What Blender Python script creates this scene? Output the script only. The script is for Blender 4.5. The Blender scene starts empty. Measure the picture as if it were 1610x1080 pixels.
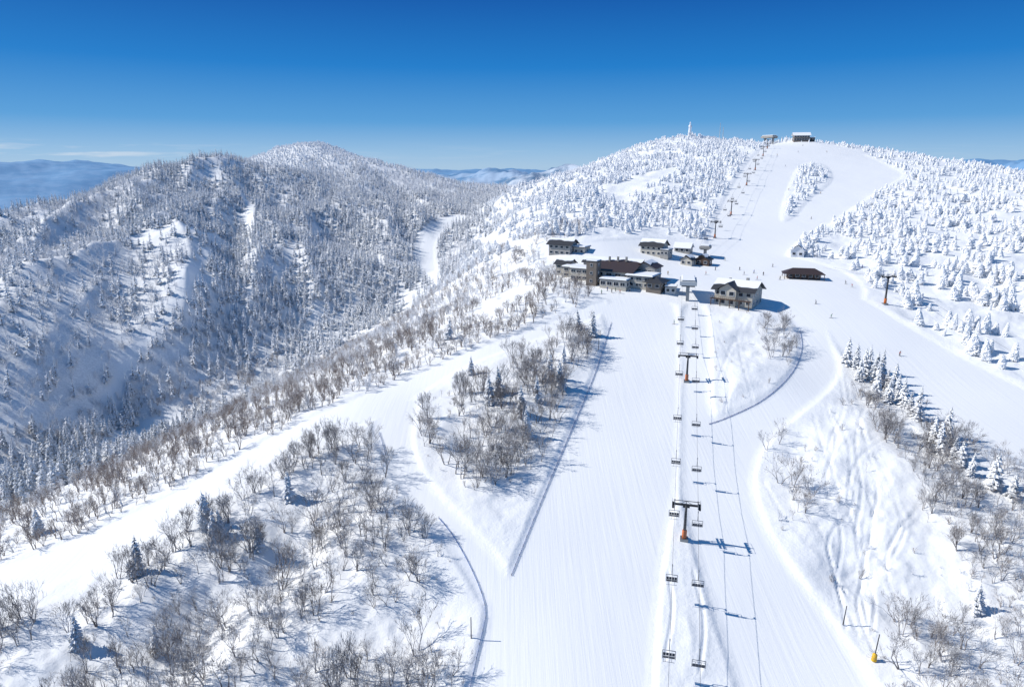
import bpy, math, random
import numpy as np
from mathutils import Vector, Matrix
random.seed(7); rng=np.random.default_rng(7)
scene=bpy.context.scene
COL=scene.collection
# ------------------------------------------------------------------ camera
PITCH=14.5; F=1073.3
cam=bpy.data.cameras.new("camera"); cam.lens=24; cam.sensor_width=36; cam.clip_end=120000; cam.clip_start=1
camo=bpy.data.objects.new("camera",cam); COL.objects.link(camo)
camo.rotation_euler=(math.radians(90-PITCH),0,0); scene.camera=camo
cT,sT=math.cos(math.radians(PITCH)),math.sin(math.radians(PITCH))
def raydir(u,v):
    a=(np.asarray(u,float)-805)/F; b=(540-np.asarray(v,float))/F
    return a, cT+b*sT, -sT+b*cT
def in_view(x,y,z,m=0):
    dep=y*cT-z*sT; up=z*cT+y*sT
    u=805+F*x/np.maximum(dep,1); v=540-F*up/np.maximum(dep,1)
    return (u>-m)&(u<1610+m)&(v<1080+m)&(v>-m)&(dep>5)
# ------------------------------------------------------------------ noise
def pn(x,y,seed=0):
    x=np.asarray(x,float); y=np.asarray(y,float)
    xi=np.floor(x).astype(np.int64); yi=np.floor(y).astype(np.int64); xf=x-xi; yf=y-yi
    def g(i,j,dx,dy):
        h=(i*374761393+j*668265263+seed*974634777)&0xffffffff
        h=((h^(h>>13))*1274126177)&0xffffffff; h=h^(h>>16)
        a=h*(2*math.pi/4294967296.0)
        return np.cos(a)*dx+np.sin(a)*dy
    u=xf*xf*xf*(xf*(xf*6-15)+10); w=yf*yf*yf*(yf*(yf*6-15)+10)
    n0=g(xi,yi,xf,yf); n1=g(xi+1,yi,xf-1,yf); n2=g(xi,yi+1,xf,yf-1); n3=g(xi+1,yi+1,xf-1,yf-1)
    return ((n0*(1-u)+n1*u)*(1-w)+(n2*(1-u)+n3*u)*w)*1.5
def fbm(x,y,o=4,seed=0,ridged=False):
    s=0;a=1;t=0
    for k in range(o):
        n=pn(x*2**k,y*2**k,seed+k)
        if ridged: n=1-2*np.abs(n)
        s=s+a*n; t+=a; a*=.5
    return s/t
def ss(x,a,b):
    t=np.clip((x-a)/(b-a),0,1); return t*t*(3-2*t)
# ------------------------------------------------------------------ terrain from estimated spot heights: image pixels with assumed distances, plus world points
C=[(900,1080,109),(1100,1080,109),(1300,1080,109),(1077,850,148),(950,850,148),(1250,850,148),(1080,700,187),(980,700,187),(1200,700,188),
(1080,600,225),(980,600,225),(1180,585,228),(1290,600,225),(1080,500,279),(990,500,279),(1200,500,277),(1083,452,312),(960,450,316),(1180,450,316),(1300,450,316),
(930,425,352),(1050,420,362),(1200,420,365),(1330,420,365),(1100,400,396),(1250,400,396),(870,404,385),
(1140,350,487),(1250,350,487),(1170,300,600),(1290,310,575),(1200,262,720),(1300,265,720),(1230,235,830),
(1600,1080,106),(1610,900,136),(1400,800,157),(1500,1000,121),(1610,730,174),(1450,620,218),(1380,520,262),(1610,560,245),(1500,450,325),(1610,400,385),(1610,330,500),(1450,330,520),(1420,280,660),
# skyline of the east mountain
(1000,242,940),(1050,219,1000),(1090,215,1010),(1130,220,1000),(1200,229,940),(1255,221,940),(1330,231,930),(1420,243,880),(1500,257,800),(1610,279,690),
(940,264,900),(850,290,860),(850,372,430),(850,335,560),(950,300,620),(950,350,480),(1050,255,790),(1050,330,540),(780,400,450),(800,345,600),(790,310,800),
# valley
(0,745,300),(200,645,400),(450,565,470),(620,485,560),(690,425,650),(740,352,800),(750,320,920),(765,306,1050),
# near flank
(800,445,375),(700,475,400),(600,525,380),(500,590,340),(400,630,320),(240,710,285),(100,770,250),(0,835,195),(880,470,300),
# road and spur
(0,920,150),(150,870,158),(300,790,172),(430,700,195),(560,640,212),(650,605,232),(760,555,252),(880,510,275),
(0,1080,115),(200,1040,119),(350,1020,123),(500,900,141),(300,880,148),(600,1000,124),(700,850,148),(700,700,187),(650,800,160),(820,600,225),(850,700,188),
# west mountain
(0,357,650),(100,335,750),(200,297,850),(265,267,900),(300,255,930),(335,251,940),(375,257,960),(430,268,1010),(425,240,1310),(455,228,1370),(485,225,1380),(525,234,1360),(590,256,1310),(650,271,1230),(720,290,1150),
(300,375,600),(400,440,560),(500,400,650),(550,330,850),(450,330,820),(380,325,780),(150,450,480),(60,400,560),(100,550,400),(0,560,380),(230,360,640),(0,640,340),
(300,460,500),(240,540,430),(650,345,800),(600,420,620),(350,540,470),(520,500,540),(510,283,1050),(600,300,1000),(420,395,640)]
W=[(-445,1150,-24),(-560,1150,-40),(0,40,-110),(-100,40,-118),(150,40,-112),(0,-80,-135),(250,0,-125),(-250,30,-165),(-400,0,-190),(-520,150,-220),(-700,300,-250),(-800,600,-230),(-900,900,-240),(-1000,1300,-300),
(-900,1700,-330),(-500,1900,-260),(0,1800,-200),(-150,1450,-110),(400,1500,-120),(800,1500,-160),(700,1150,-50),(1100,1000,-120),(1000,600,-100),(800,350,-90),(600,100,-120),(1400,1500,-300),(1400,300,-220),(-1400,500,-400),(-1400,1500,-450),(0,2400,-350),(1200,2300,-400),(-1100,2300,-450)]
P=[];Z=[]
for u,v,Yv in C:
    a,dy,dz=raydir(u,v); t=Yv/dy; P.append((a*t,Yv)); Z.append(dz*t)
for x,y,z in W: P.append((x,y)); Z.append(z)
P=np.array(P)/500.; Z=np.array(Z)
def Uf(r2): return 0.5*r2*np.log(r2+1e-12)
n=len(P); d2=((P[:,None]-P[None])**2).sum(-1); K=Uf(d2)+np.eye(n)*2e-4
A=np.zeros((n+3,n+3)); A[:n,:n]=K; A[:n,n]=1; A[:n,n+1:]=P; A[n,:n]=1; A[n+1:,:n]=P.T
sol=np.linalg.solve(A,np.r_[Z,0,0,0])
def H0(x,y):
    x=np.asarray(x,float).ravel(); y=np.asarray(y,float).ravel(); out=np.zeros(len(x))
    for s in range(0,len(x),60000):
        X=x[s:s+60000]/500; Y=y[s:s+60000]/500
        q=(X[:,None]-P[None,:,0])**2+(Y[:,None]-P[None,:,1])**2
        out[s:s+60000]=Uf(q)@sol[:n]+sol[n]+sol[n+1]*X+sol[n+2]*Y
    return out
TY=np.geomspace(55,2200,420)
def G(pts,Hf=None):
    Hf=Hf or H0
    u=np.array([p[0] for p in pts],float); v=np.array([p[1] for p in pts],float)
    a,dy,dz=raydir(u,v); t=TY[None,:]/dy[:,None]
    X=a[:,None]*t; Yy=np.broadcast_to(TY[None,:],X.shape); Zr=dz[:,None]*t
    D=Zr-Hf(X,Yy).reshape(X.shape)
    out=[]
    for i in range(len(u)):
        k=np.where(D[i]<0)[0]
        if len(k)==0: j=int(np.argmin(D[i])); yy=TY[j]
        else:
            j=max(int(k[0]),1); d0,d1=D[i,j-1],D[i,j]; yy=TY[j-1]+(TY[j]-TY[j-1])*d0/(d0-d1+1e-9)
        out.append((a[i]*yy/dy[i],yy))
    return np.array(out)
def sdf(poly,X,Y,cl=18.):
    out=np.full(len(X),-cl)
    lo=poly.min(0)-cl; hi=poly.max(0)+cl
    k=np.where((X>lo[0])&(X<hi[0])&(Y>lo[1])&(Y<hi[1]))[0]
    if len(k)==0: return out
    x=X[k];y=Y[k]; dm=np.full(len(k),1e18); ins=np.zeros(len(k),bool)
    m=len(poly)
    for i in range(m):
        ax,ay=poly[i]; bx,by=poly[(i+1)%m]
        ex,ey=bx-ax,by-ay; l=ex*ex+ey*ey+1e-9
        t=np.clip(((x-ax)*ex+(y-ay)*ey)/l,0,1)
        dm=np.minimum(dm,(x-ax-t*ex)**2+(y-ay-t*ey)**2)
        c=((ay>y)!=(by>y)); 
        if by!=ay: ins^= c&(x<(bx-ax)*(y-ay)/(by-ay)+ax)
    d=np.sqrt(dm); out[k]=np.clip(np.where(ins,d,-d),-cl,None); return out
def smooth_poly(pts,it=2):
    p=np.array(pts,float)
    for _ in range(it):
        q=np.roll(p,-1,0); p=np.stack([p*.75+q*.25,p*.25+q*.75],1).reshape(-1,2)
    return p
def PG(pts,it=2): return G(smooth_poly(pts,it))
pistes=[PG(p) for p in [
 [(700,1180),(740,1085),(768,985),(766,940),(745,900),(775,888),(800,912),(825,850),(860,765),(905,660),(935,590),(962,515),(935,485),(1000,455),(1062,465),(1068,560),(1064,700),(1062,770),(1042,860),(1030,960),(1022,1085),(1010,1180)],
 [(1185,1180),(1165,1085),(1130,980),(1105,900),(1085,820),(1070,750),(1075,600),(1072,470),(1112,480),(1116,560),(1112,650),(1135,660),(1200,632),(1245,592),(1264,545),(1250,505),(1205,480),(1290,465),(1308,545),(1320,582),(1300,615),(1238,662),(1192,708),(1178,762),(1200,830),(1240,895),(1300,970),(1375,1085),(1430,1180)],
 [(1250,490),(1280,455),(1350,462),(1450,528),(1610,612),(1720,660),(1720,780),(1610,728),(1500,680),(1430,640),(1370,590),(1325,560),(1295,510)],
 [(940,475),(915,440),(850,408),(865,385),(1040,372),(1105,385),(1220,395),(1345,430),(1365,475),(1290,490),(1060,475)],
 [(1105,405),(1122,350),(1150,290),(1195,228),(1255,222),(1330,230),(1400,262),(1425,275),(1400,290),(1350,320),(1300,355),(1245,385),(1230,410)],
 [(-200,975),(0,893),(100,853),(240,793),(330,742),(450,672),(520,642),(640,592),(760,542),(880,500),(950,468),(965,490),(870,525),(740,570),(665,615),(600,664),(480,684),(400,735),(300,804),(200,864),(100,911),(0,953),(-200,1040)],
 [(585,668),(604,640),(662,622),(648,662),(644,712),(674,765),(728,822),(784,882),(812,930),(770,965),(742,908),(695,845),(638,775),(602,712)],
 [(655,415),(662,375),(690,345),(728,338),(735,348),(700,360),(680,385),(690,450),(675,440)],
]]
island=PG([(1222,352),(1240,290),(1258,255),(1300,258),(1313,285),(1272,312),(1248,345)])
clearings=[PG(p) for p in [
 [(185,384),(230,374),(300,374),(370,370),(365,382),(310,386),(230,383)],
 [(330,392),(337,400),(306,470),(252,520),(200,590),(170,640),(163,620),(208,550),(262,490),(314,430)],
 [(35,352),(110,332),(118,338),(60,360)],
 [(145,705),(240,655),(300,650),(280,680),(150,725)],
 [(930,310),(1010,275),(1070,262),(1050,285),(960,315)],
 [(735,372),(800,376),(835,388),(800,392),(745,384)],
 [(725,500),(800,455),(850,452),(820,480),(740,510)],
 [(520,548),(600,512),(650,472),(690,440),(694,446),(653,482),(600,522),(530,556)],
 [(380,300),(400,330),(395,370),(388,370),(390,330),(370,300)],
]]
tracks=[]
for pts in [[(1300,640),(1320,700),(1290,760),(1330,840),(1310,920),(1350,1000)],[(1330,600),(1350,680),(1400,760),(1430,830),(1400,880)],[(1310,650),(1340,720),(1330,800),(1370,880),(1340,950),(1380,1040)],
 [(1215,720),(1250,780),(1300,850),(1320,930),(1330,990)],[(1350,660),(1370,740),(1420,800),(1410,860),(1330,900)],[(1200,760),(1240,830),(1300,880),(1350,960)],[(1290,700),(1360,760),(1380,820),(1350,900),(1365,990)],
 [(1395,690),(1330,740),(1350,800),(1290,850),(1330,930)],[(1270,690),(1330,700),(1390,760),(1360,840),(1400,900)],[(1250,720),(1310,790),(1400,840)],[(1420,900),(1370,920),(1320,900),(1280,860)],[(1360,640),(1340,700),(1360,770),(1340,850),(1380,930),(1370,1000)],[(1280,660),(1300,740),(1370,800),(1430,850)],
 [(1120,560),(1150,600),(1140,650)],[(1160,530),(1170,590),(1185,635)],[(1130,530),(1150,570),(1200,610)],[(1180,500),(1150,540),(1130,600)],[(1050,900),(1060,960),(1045,1040)],[(1320,590),(1330,650),(1300,700),(1310,760),(1340,820)],[(1440,800),(1400,850),(1390,900),(1420,960)],[(1090,900),(1110,980),(1100,1060)]]:
    p=np.array(pts,float)
    for _ in range(2): p=np.vstack([p[:1],np.stack([p[:-1]*.75+p[1:]*.25,p[:-1]*.25+p[1:]*.75],1).reshape(-1,2),p[-1:]])
    g=G(p); tracks.append(g)
HOL=G([(300,985),(455,860),(150,1040)])
def psd(X,Y):
    d=np.full(len(X),-18.)
    for p in pistes: d=np.maximum(d,sdf(p,X,Y))
    return np.minimum(d,-sdf(island,X,Y))
VY=[0,300,400,470,560,650,800,1050,3000]; VX=[-235,-244,-238,-161,-98,-70,-48,-38,-38]
def xval(y): return np.interp(y,VY,VX)
def seg_dist(g,x,y):
    dm=np.full(len(x),1e9)
    for i in range(len(g)-1):
        ax,ay=g[i];bx,by=g[i+1];ex,ey=bx-ax,by-ay
        t=np.clip(((x-ax)*ex+(y-ay)*ey)/(ex*ex+ey*ey+1e-9),0,1)
        dm=np.minimum(dm,(x-ax-t*ex)**2+(y-ay-t*ey)**2)
    return np.sqrt(dm)
def H(x,y,want=False,fine=True):
    x=np.asarray(x,float).ravel(); y=np.asarray(y,float).ravel()
    r=np.hypot(x,y); z=H0(np.clip(x,-1500,1500),np.clip(y,-300,2500))
    d=psd(x,y)
    off=ss(-d,0,1.8); rough=ss(-d,2,16)
    z=z+off*(.5+.2*pn(x/9,y/9,88))*(r<900)
    z=z+ss(-d,2,11)*(fbm(x/14,y/14,3,3)*1.3+fbm(x/6,y/6,2,13)*.35*(r<420))+rough*(fbm(x/38,y/38,2,9)*2.8)
    hm=rough*(r<260)
    z=z-hm*(6.5*np.exp(-((x-HOL[0,0])/9.5)**2-((y-HOL[0,1])/15)**2)+4.*np.exp(-((x-HOL[1,0])/8)**2-((y-HOL[1,1])/12)**2)+4.*np.exp(-((x-HOL[2,0])/9)**2-((y-HOL[2,1])/10)**2))
    if fine: z=z+rough*fbm(x/3.0,y/3.0,2,5)*.30*(r<500)
    lm=ss(xval(y)-x,0,110)*ss(y,300,450)
    crest=1-.7*ss(y,800,1100)
    z=z+lm*crest*((fbm(x/90+y/300+3,y/250,2,21,True)-.35)*22)
    rm=ss(x-xval(y),40,150)*ss(y,450,600)*rough
    z=z+rm*fbm(x/60,y/60,3,31)*2.5
    z=z+fbm(x/30,y/30,2,77)*.25
    if fine:
        for g in tracks:
            lo=g.min(0)-2;hi=g.max(0)+2
            k=np.where((x>lo[0])&(x<hi[0])&(y>lo[1])&(y<hi[1]))[0]
            if len(k):
                q=seg_dist(g,x[k],y[k]); z[k]+=-.23*np.exp(-(q/.30)**2)+.08*np.exp(-((q-.7)/.3)**2)
    if (r>1300).any():
        k=np.where(r>1300)[0]; X=x[k];Y=y[k]
        f=np.full(len(k),-620.)+fbm(X/900,Y/900,4,50)*60
        rn=fbm(X/1300,Y/1300,6,60,True); r2=fbm(X/5000,Y/5000,5,70,True)
        mx=np.zeros(len(k))
        for cx,cy,h,s in [(-450,5000,520,700),(380,5600,660,650),(-1500,7000,450,1200),(2200,6500,560,1300),(-300,9000,560,1800),(900,8500,620,1200),(7500,9500,640,1500)]:
            mx=np.maximum(mx,h*np.exp(-((X-cx)**2+(Y-cy)**2)/(2*s*s)))
        f+=mx*(.82+.28*rn)
        ang=X/Y.clip(1)
        rad=np.hypot(X,Y)
        f+=ss(rad,11000,17000)*(1-ss(rad,24000,32000))*(560+ 230*r2)*(.72+.28*ss(-ang,.45,.62)+.3*ss(ang,.3,.6))
        w=ss(np.hypot(X,Y-300),1450,2900); z[k]=z[k]*(1-w)+f*w
    return (z,d) if want else z
# ------------------------------------------------------------------ node helpers
def newmat(name):
    m=bpy.data.materials.new(name); m.use_nodes=True; nt=m.node_tree; b=nt.nodes["Principled BSDF"]
    return m,nt,b
def N(nt,t,**k):
    n=nt.nodes.new(t)
    for a,v in k.items():
        if a in n.bl_rna.properties: setattr(n,a,v)
        else: n.inputs[a].default_value=v
    return n
def plain(name,col,rough=.6,metal=0,var=.12,scale=2.):
    m,nt,b=newmat(name); no=N(nt,"ShaderNodeTexNoise"); no.inputs["Scale"].default_value=scale; no.inputs["Detail"].default_value=4
    tc=N(nt,"ShaderNodeTexCoord"); nt.links.new(tc.outputs["Object"],no.inputs["Vector"])
    mx=N(nt,"ShaderNodeMix",data_type='RGBA'); mx.inputs[6].default_value=(*[c*(1-var*2) for c in col],1); mx.inputs[7].default_value=(*[min(1,c*(1+var)) for c in col],1)
    nt.links.new(no.outputs["Fac"],mx.inputs[0]); nt.links.new(mx.outputs[2],b.inputs["Base Color"])
    b.inputs["Roughness"].default_value=rough; b.inputs["Metallic"].default_value=metal
    return m
def ramp(nt,src,a,b,ca=(0,0,0,1),cb=(1,1,1,1)):
    r=N(nt,"ShaderNodeValToRGB"); r.color_ramp.elements[0].position=a; r.color_ramp.elements[1].position=b
    r.color_ramp.elements[0].color=ca; r.color_ramp.elements[1].color=cb; nt.links.new(src,r.inputs[0]); return r.outputs[0]
def math_(nt,op,a,b=None,c=None):
    m=N(nt,"ShaderNodeMath",operation=op)
    for i,q in enumerate((a,b,c)):
        if q is None: continue
        if isinstance(q,(int,float)): m.inputs[i].default_value=q
        else: nt.links.new(q,m.inputs[i])
    return m.outputs[0]
def mixc(nt,f,a,b):
    m=N(nt,"ShaderNodeMix",data_type='RGBA')
    for i,q in ((0,f),(6,a),(7,b)):
        if isinstance(q,tuple): m.inputs[i].default_value=(*q,1) if len(q)==3 else q
        elif isinstance(q,(int,float)): m.inputs[i].default_value=q
        else: nt.links.new(q,m.inputs[i])
    return m.outputs[2]
# snow ground
msnow,nt,b=newmat("snow_ground")
geo=N(nt,"ShaderNodeNewGeometry"); pos=geo.outputs["Position"]
at=N(nt,"ShaderNodeAttribute",attribute_name="piste"); pis=at.outputs["Fac"]
at2=N(nt,"ShaderNodeAttribute",attribute_name="scrub"); scr=at2.outputs["Fac"]
def noise(nt,vec,scale,detail=4,rough=.55):
    q=N(nt,"ShaderNodeTexNoise"); q.inputs["Scale"].default_value=scale; q.inputs["Detail"].default_value=detail; q.inputs["Roughness"].default_value=rough
    nt.links.new(vec,q.inputs["Vector"]); return q.outputs["Fac"]
mp=N(nt,"ShaderNodeMapping",vector_type='POINT'); mp.inputs["Rotation"].default_value=(0,0,math.radians(13)); mp.inputs["Scale"].default_value=(1.1,.035,.05)
nt.links.new(pos,mp.inputs["Vector"])
streak=noise(nt,mp.outputs[0],1.0,5,.65)
nb=noise(nt,pos,.35,6,.6); nf=noise(nt,pos,1.8,4,.6)
hp=math_(nt,'MULTIPLY',math_(nt,'MULTIPLY',math_(nt,'ADD',streak,math_(nt,'MULTIPLY',nf,.14)),pis),.26)
ho=math_(nt,'MULTIPLY',math_(nt,'ADD',nb,math_(nt,'MULTIPLY',nf,.25)),math_(nt,'SUBTRACT',1.05,pis))
hh=math_(nt,'ADD',hp,math_(nt,'MULTIPLY',ho,.8))
bp=N(nt,"ShaderNodeBump"); bp.inputs["Strength"].default_value=.6; bp.inputs["Distance"].default_value=.6; nt.links.new(hh,bp.inputs["Height"]); nt.links.new(bp.outputs[0],b.inputs["Normal"])
base=mixc(nt,streak,(.84,.86,.88),(.93,.935,.935))
base=mixc(nt,math_(nt,'MULTIPLY',ramp(nt,noise(nt,pos,.9,6,.75),.42,.6),scr),base,(.30,.32,.36))
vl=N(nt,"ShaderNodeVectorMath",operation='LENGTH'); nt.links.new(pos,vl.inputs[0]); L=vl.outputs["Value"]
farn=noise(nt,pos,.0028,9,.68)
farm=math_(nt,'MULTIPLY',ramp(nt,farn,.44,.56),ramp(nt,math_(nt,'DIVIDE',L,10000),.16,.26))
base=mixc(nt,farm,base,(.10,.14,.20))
haze_tint=N(nt,"ShaderNodeMapRange"); haze_tint.inputs[1].default_value=900; haze_tint.inputs[2].default_value=11000; haze_tint.inputs[4].default_value=.93; nt.links.new(L,haze_tint.inputs[0])
base=mixc(nt,haze_tint.outputs[0],base,(.15,.33,.56))  # aerial haze painted into the base colour, bluer with distance from the origin
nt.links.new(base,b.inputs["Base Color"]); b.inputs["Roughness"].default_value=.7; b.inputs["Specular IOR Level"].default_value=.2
def treemat(name,dark,light,lo,hi,nscale,k):
    m,nt,b=newmat(name); g=N(nt,"ShaderNodeNewGeometry"); s=N(nt,"ShaderNodeSeparateXYZ"); nt.links.new(g.outputs["Normal"],s.inputs[0])
    tc=N(nt,"ShaderNodeTexCoord"); no=noise(nt,tc.outputs["Object"],nscale,4,.6); oi=N(nt,"ShaderNodeObjectInfo")
    f=math_(nt,'ADD',math_(nt,'MULTIPLY',s.outputs[2],k),math_(nt,'ADD',no,math_(nt,'MULTIPLY',oi.outputs["Random"],.16)))
    f=ramp(nt,f,lo,hi); c=mixc(nt,f,dark,light); nt.links.new(c,b.inputs["Base Color"]); b.inputs["Roughness"].default_value=.8; b.inputs["Specular IOR Level"].default_value=.15
    return m
mbark=treemat("rimed_bark",(.175,.15,.14),(.80,.81,.84),.54,.90,3.,.3)
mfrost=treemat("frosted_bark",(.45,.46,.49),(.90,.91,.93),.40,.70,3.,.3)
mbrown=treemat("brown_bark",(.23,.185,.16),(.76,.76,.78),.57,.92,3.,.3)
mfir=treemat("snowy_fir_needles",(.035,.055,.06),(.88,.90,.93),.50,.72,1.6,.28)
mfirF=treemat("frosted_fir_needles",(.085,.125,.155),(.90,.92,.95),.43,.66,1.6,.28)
mrime=treemat("rime_ice",(.62,.66,.70),(.94,.945,.955),.38,.58,1.8,.3)
mtrunk=plain("fir_trunk_bark",(.12,.095,.08))
# ------------------------------------------------------------------ ground mesh
th=np.radians(np.linspace(-64,64,900)); 
rr=np.r_[np.arange(math.log(32),math.log(1700),.0062),np.arange(math.log(1700),math.log(70000),.016)]; rr=np.exp(rr)
T,R=np.meshgrid(th,rr); X=(R*np.sin(T)).ravel(); Y=(R*np.cos(T)).ravel()
Zg,D=H(X,Y,True)
nr,nt_=len(rr),len(th)
me=bpy.data.meshes.new("ground"); me.vertices.add(nr*nt_); me.vertices.foreach_set("co",np.stack([X,Y,Zg],1).astype(np.float32).ravel())
i=np.arange(nr-1)[:,None]*nt_+np.arange(nt_-1)[None,:]
q=np.stack([i,i+1,i+nt_+1,i+nt_],-1).reshape(-1,4)
q=q[:,::1]
me.loops.add(q.size); me.polygons.add(len(q)); me.loops.foreach_set("vertex_index",q.ravel().astype(np.int32))
me.polygons.foreach_set("loop_start",np.arange(0,q.size,4,dtype=np.int32)); me.polygons.foreach_set("use_smooth",np.ones(len(q),bool))
me.update(calc_edges=True)
a=me.attributes.new("piste","FLOAT","POINT"); a.data.foreach_set("value",ss(D,-.5,1.5).astype(np.float32))
def nearscrub(X,Y):
    lm=ss(xval(Y)-X,-120,0)*ss(Y,230,300)
    for c in clearings: lm=lm*(1-ss(sdf(c,X,Y),-6,2))
    return lm*(np.hypot(X,Y)<2600)*.3
a=me.attributes.new("scrub","FLOAT","POINT"); a.data.foreach_set("value",(nearscrub(X,Y)*(1-ss(D,-2,1))).astype(np.float32))
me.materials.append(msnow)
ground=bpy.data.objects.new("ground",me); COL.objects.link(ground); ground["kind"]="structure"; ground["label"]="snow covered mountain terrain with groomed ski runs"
if me.polygons[0].normal.z<0: me.flip_normals()
# ------------------------------------------------------------------ mesh builder
class MB:
    def __init__(s): s.v=[];s.f=[];s.m=[]
    def add(s,vs,fs,m=0):
        o=len(s.v); s.v+= [tuple(p) for p in vs]; s.f+=[tuple(o+i for i in f) for f in fs]; s.m+=[m]*len(fs)
    def box(s,cx,cy,cz,sx,sy,sz,m=0,rz=0,taper=1.):
        c,sn=math.cos(rz),math.sin(rz); vs=[]
        for dz in(-.5,.5):
            k=1 if dz<0 else taper
            for dx,dy in((-.5,-.5),(.5,-.5),(.5,.5),(-.5,.5)):
                x=dx*sx*k;y=dy*sy*k; vs.append((cx+x*c-y*sn,cy+x*sn+y*c,cz+dz*sz))
        s.add(vs,[(3,2,1,0),(4,5,6,7),(0,1,5,4),(1,2,6,5),(2,3,7,6),(3,0,4,7)],m)
    def tube(s,p0,p1,r0,r1=None,n=6,m=0,cap=True):
        r1=r0 if r1 is None else r1
        p0=Vector(p0);p1=Vector(p1);d=(p1-p0); 
        if d.length<1e-6:return
        d.normalize(); a=d.orthogonal().normalized(); b=d.cross(a); vs=[]
        for p,r in((p0,r0),(p1,r1)):
            for i in range(n):
                t=2*math.pi*i/n; vs.append(p+a*math.cos(t)*r+b*math.sin(t)*r)
        fs=[(i,(i+1)%n,n+(i+1)%n,n+i) for i in range(n)]
        if cap and n>3: fs+=[tuple(range(n))[::-1],tuple(range(n,2*n))]
        s.add(vs,fs,m)
    def lathe(s,prof,n=12,m=0,cx=0,cy=0,jit=0):
        vs=[]
        for z,r in prof:
            for i in range(n):
                t=2*math.pi*i/n; q=r*(1+random.uniform(-jit,jit)); vs.append((cx+q*math.cos(t),cy+q*math.sin(t),z+random.uniform(-jit,jit)*r*.3))
        fs=[]
        for k in range(len(prof)-1):
            for i in range(n): fs.append((k*n+i,k*n+(i+1)%n,(k+1)*n+(i+1)%n,(k+1)*n+i))
        fs+=[tuple(range(n))[::-1],tuple(range((len(prof)-1)*n,len(prof)*n))]
        s.add(vs,fs,m)
    def mesh(s,name,mats,smooth=False):
        me=bpy.data.meshes.new(name); me.from_pydata(s.v,[],s.f)
        for m in mats: me.materials.append(m)
        me.polygons.foreach_set("material_index",s.m)
        if smooth: me.polygons.foreach_set("use_smooth",[True]*len(s.f))
        me.update(); return me
def obj(name,me,parent=None,loc=(0,0,0),rz=0,label=None,cat=None,group=None,scale=None):
    o=bpy.data.objects.new(name,me); COL.objects.link(o); o.location=loc; o.rotation_euler=(0,0,rz)
    if scale is not None: o.scale=scale
    if parent is not None: o.parent=parent
    if label:o["label"]=label
    if cat:o["category"]=cat
    if group:o["group"]=group
    return o
# ------------------------------------------------------------------ trees
def fir(seed,wh=12,nb=8,Hh=10.,Rr=1.9,droop=.38):
    r=random.Random(seed); c=MB(); t=MB(); lx=r.uniform(-.03,.03)
    t.tube((0,0,-1.5),(lx*Hh*.3,0,Hh*.3),.2,.15,6); t.tube((lx*Hh*.3,0,Hh*.3),(lx*Hh,0,Hh*.97),.15,.03,5)
    for i in range(wh):
        f=(i+.2)/wh; z=Hh*(.07+.9*f); Lb=Rr*(1-f)**.75*r.uniform(.8,1.12)+.18
        k=max(4,int(nb*(1-f*.5))); a0=r.random()*6.28
        for b in range(k):
            if r.random()<.08: continue
            a=a0+b*6.283/k+r.uniform(-.25,.25); l=Lb*r.uniform(.65,1.18); w=l*.5+.14; zz=z+r.uniform(-.25,.25)
            ca,sa=math.cos(a),math.sin(a); ox=lx*z
            def pt(d,s,h): return (ox+ca*d-sa*s,sa*d+ca*s,zz+h)
            dr=droop*r.uniform(.7,1.4)
            vs=[pt(0,0,.12),pt(l*.5,w*.5,-l*dr*.55-.14),pt(l*.55,0,-l*dr*.3+.08),pt(l*.5,-w*.5,-l*dr*.55-.14),pt(l,0,-l*dr),pt(l*.8,w*.36,-l*dr*.95-.1),pt(l*.8,-w*.36,-l*dr*.95-.1)]
            c.add(vs,[(0,2,1),(0,3,2),(1,2,4),(2,3,4),(1,4,5),(3,6,4)])
    c.tube((lx*Hh,0,Hh*.9),(lx*Hh,0,Hh*1.04),.12,.01,4)
    return t,c
def rime(seed,big=False,Hh=7.):
    r=random.Random(seed); c=MB(); t=MB(); t.tube((0,0,-1.2),(0,0,Hh*.5),.22,.12,6)
    lx,ly=r.uniform(-.15,.15),r.uniform(-.15,.15); n=9; rings=10; vs=[]; fat=r.uniform(1.4,2.4); pw=r.uniform(.38,.8); hf=r.uniform(.8,1.05)
    for k in range(rings+1):
        f=k/rings; R0=(fat*(1-f)**pw+.2)*(1 if f>.05 else .75)
        for i in range(n):
            a=2*math.pi*i/n+k*.3; q=R0*r.uniform(.58,1.28); vs.append((lx*f*Hh+q*math.cos(a),ly*f*Hh+q*math.sin(a),f*Hh*hf*.95+r.uniform(-.3,.3)))
    fs=[(k*n+i,k*n+(i+1)%n,(k+1)*n+(i+1)%n,(k+1)*n+i) for k in range(rings) for i in range(n)]+[tuple(range(rings*n,rings*n+n))]
    c.add(vs,fs)
    for _ in range(230 if big else 90):
        f=r.random()**1.2; z=f*Hh*hf*.95; R0=fat*(1-f)**pw+.16; a=r.random()*6.283; l=r.uniform(.25,.8)*(1.1-.5*f); w=r.uniform(.2,.42)
        ca,sa=math.cos(a),math.sin(a); ox,oy=lx*z/hf,ly*z/hf
        def pt(d,s,h): return (ox+ca*d-sa*s,oy+sa*d+ca*s,z+h)
        R1=R0*.8
        c.add([pt(R1,w,-.15),pt(R1+l*.4,0,.22),pt(R1,-w,-.15),pt(R1+l,0,-.12-l*.2),pt(R1+l*.3,0,-.35)],[(0,1,2),(0,3,1),(1,3,2),(0,4,3),(4,2,3)])
    return t,c
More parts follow.
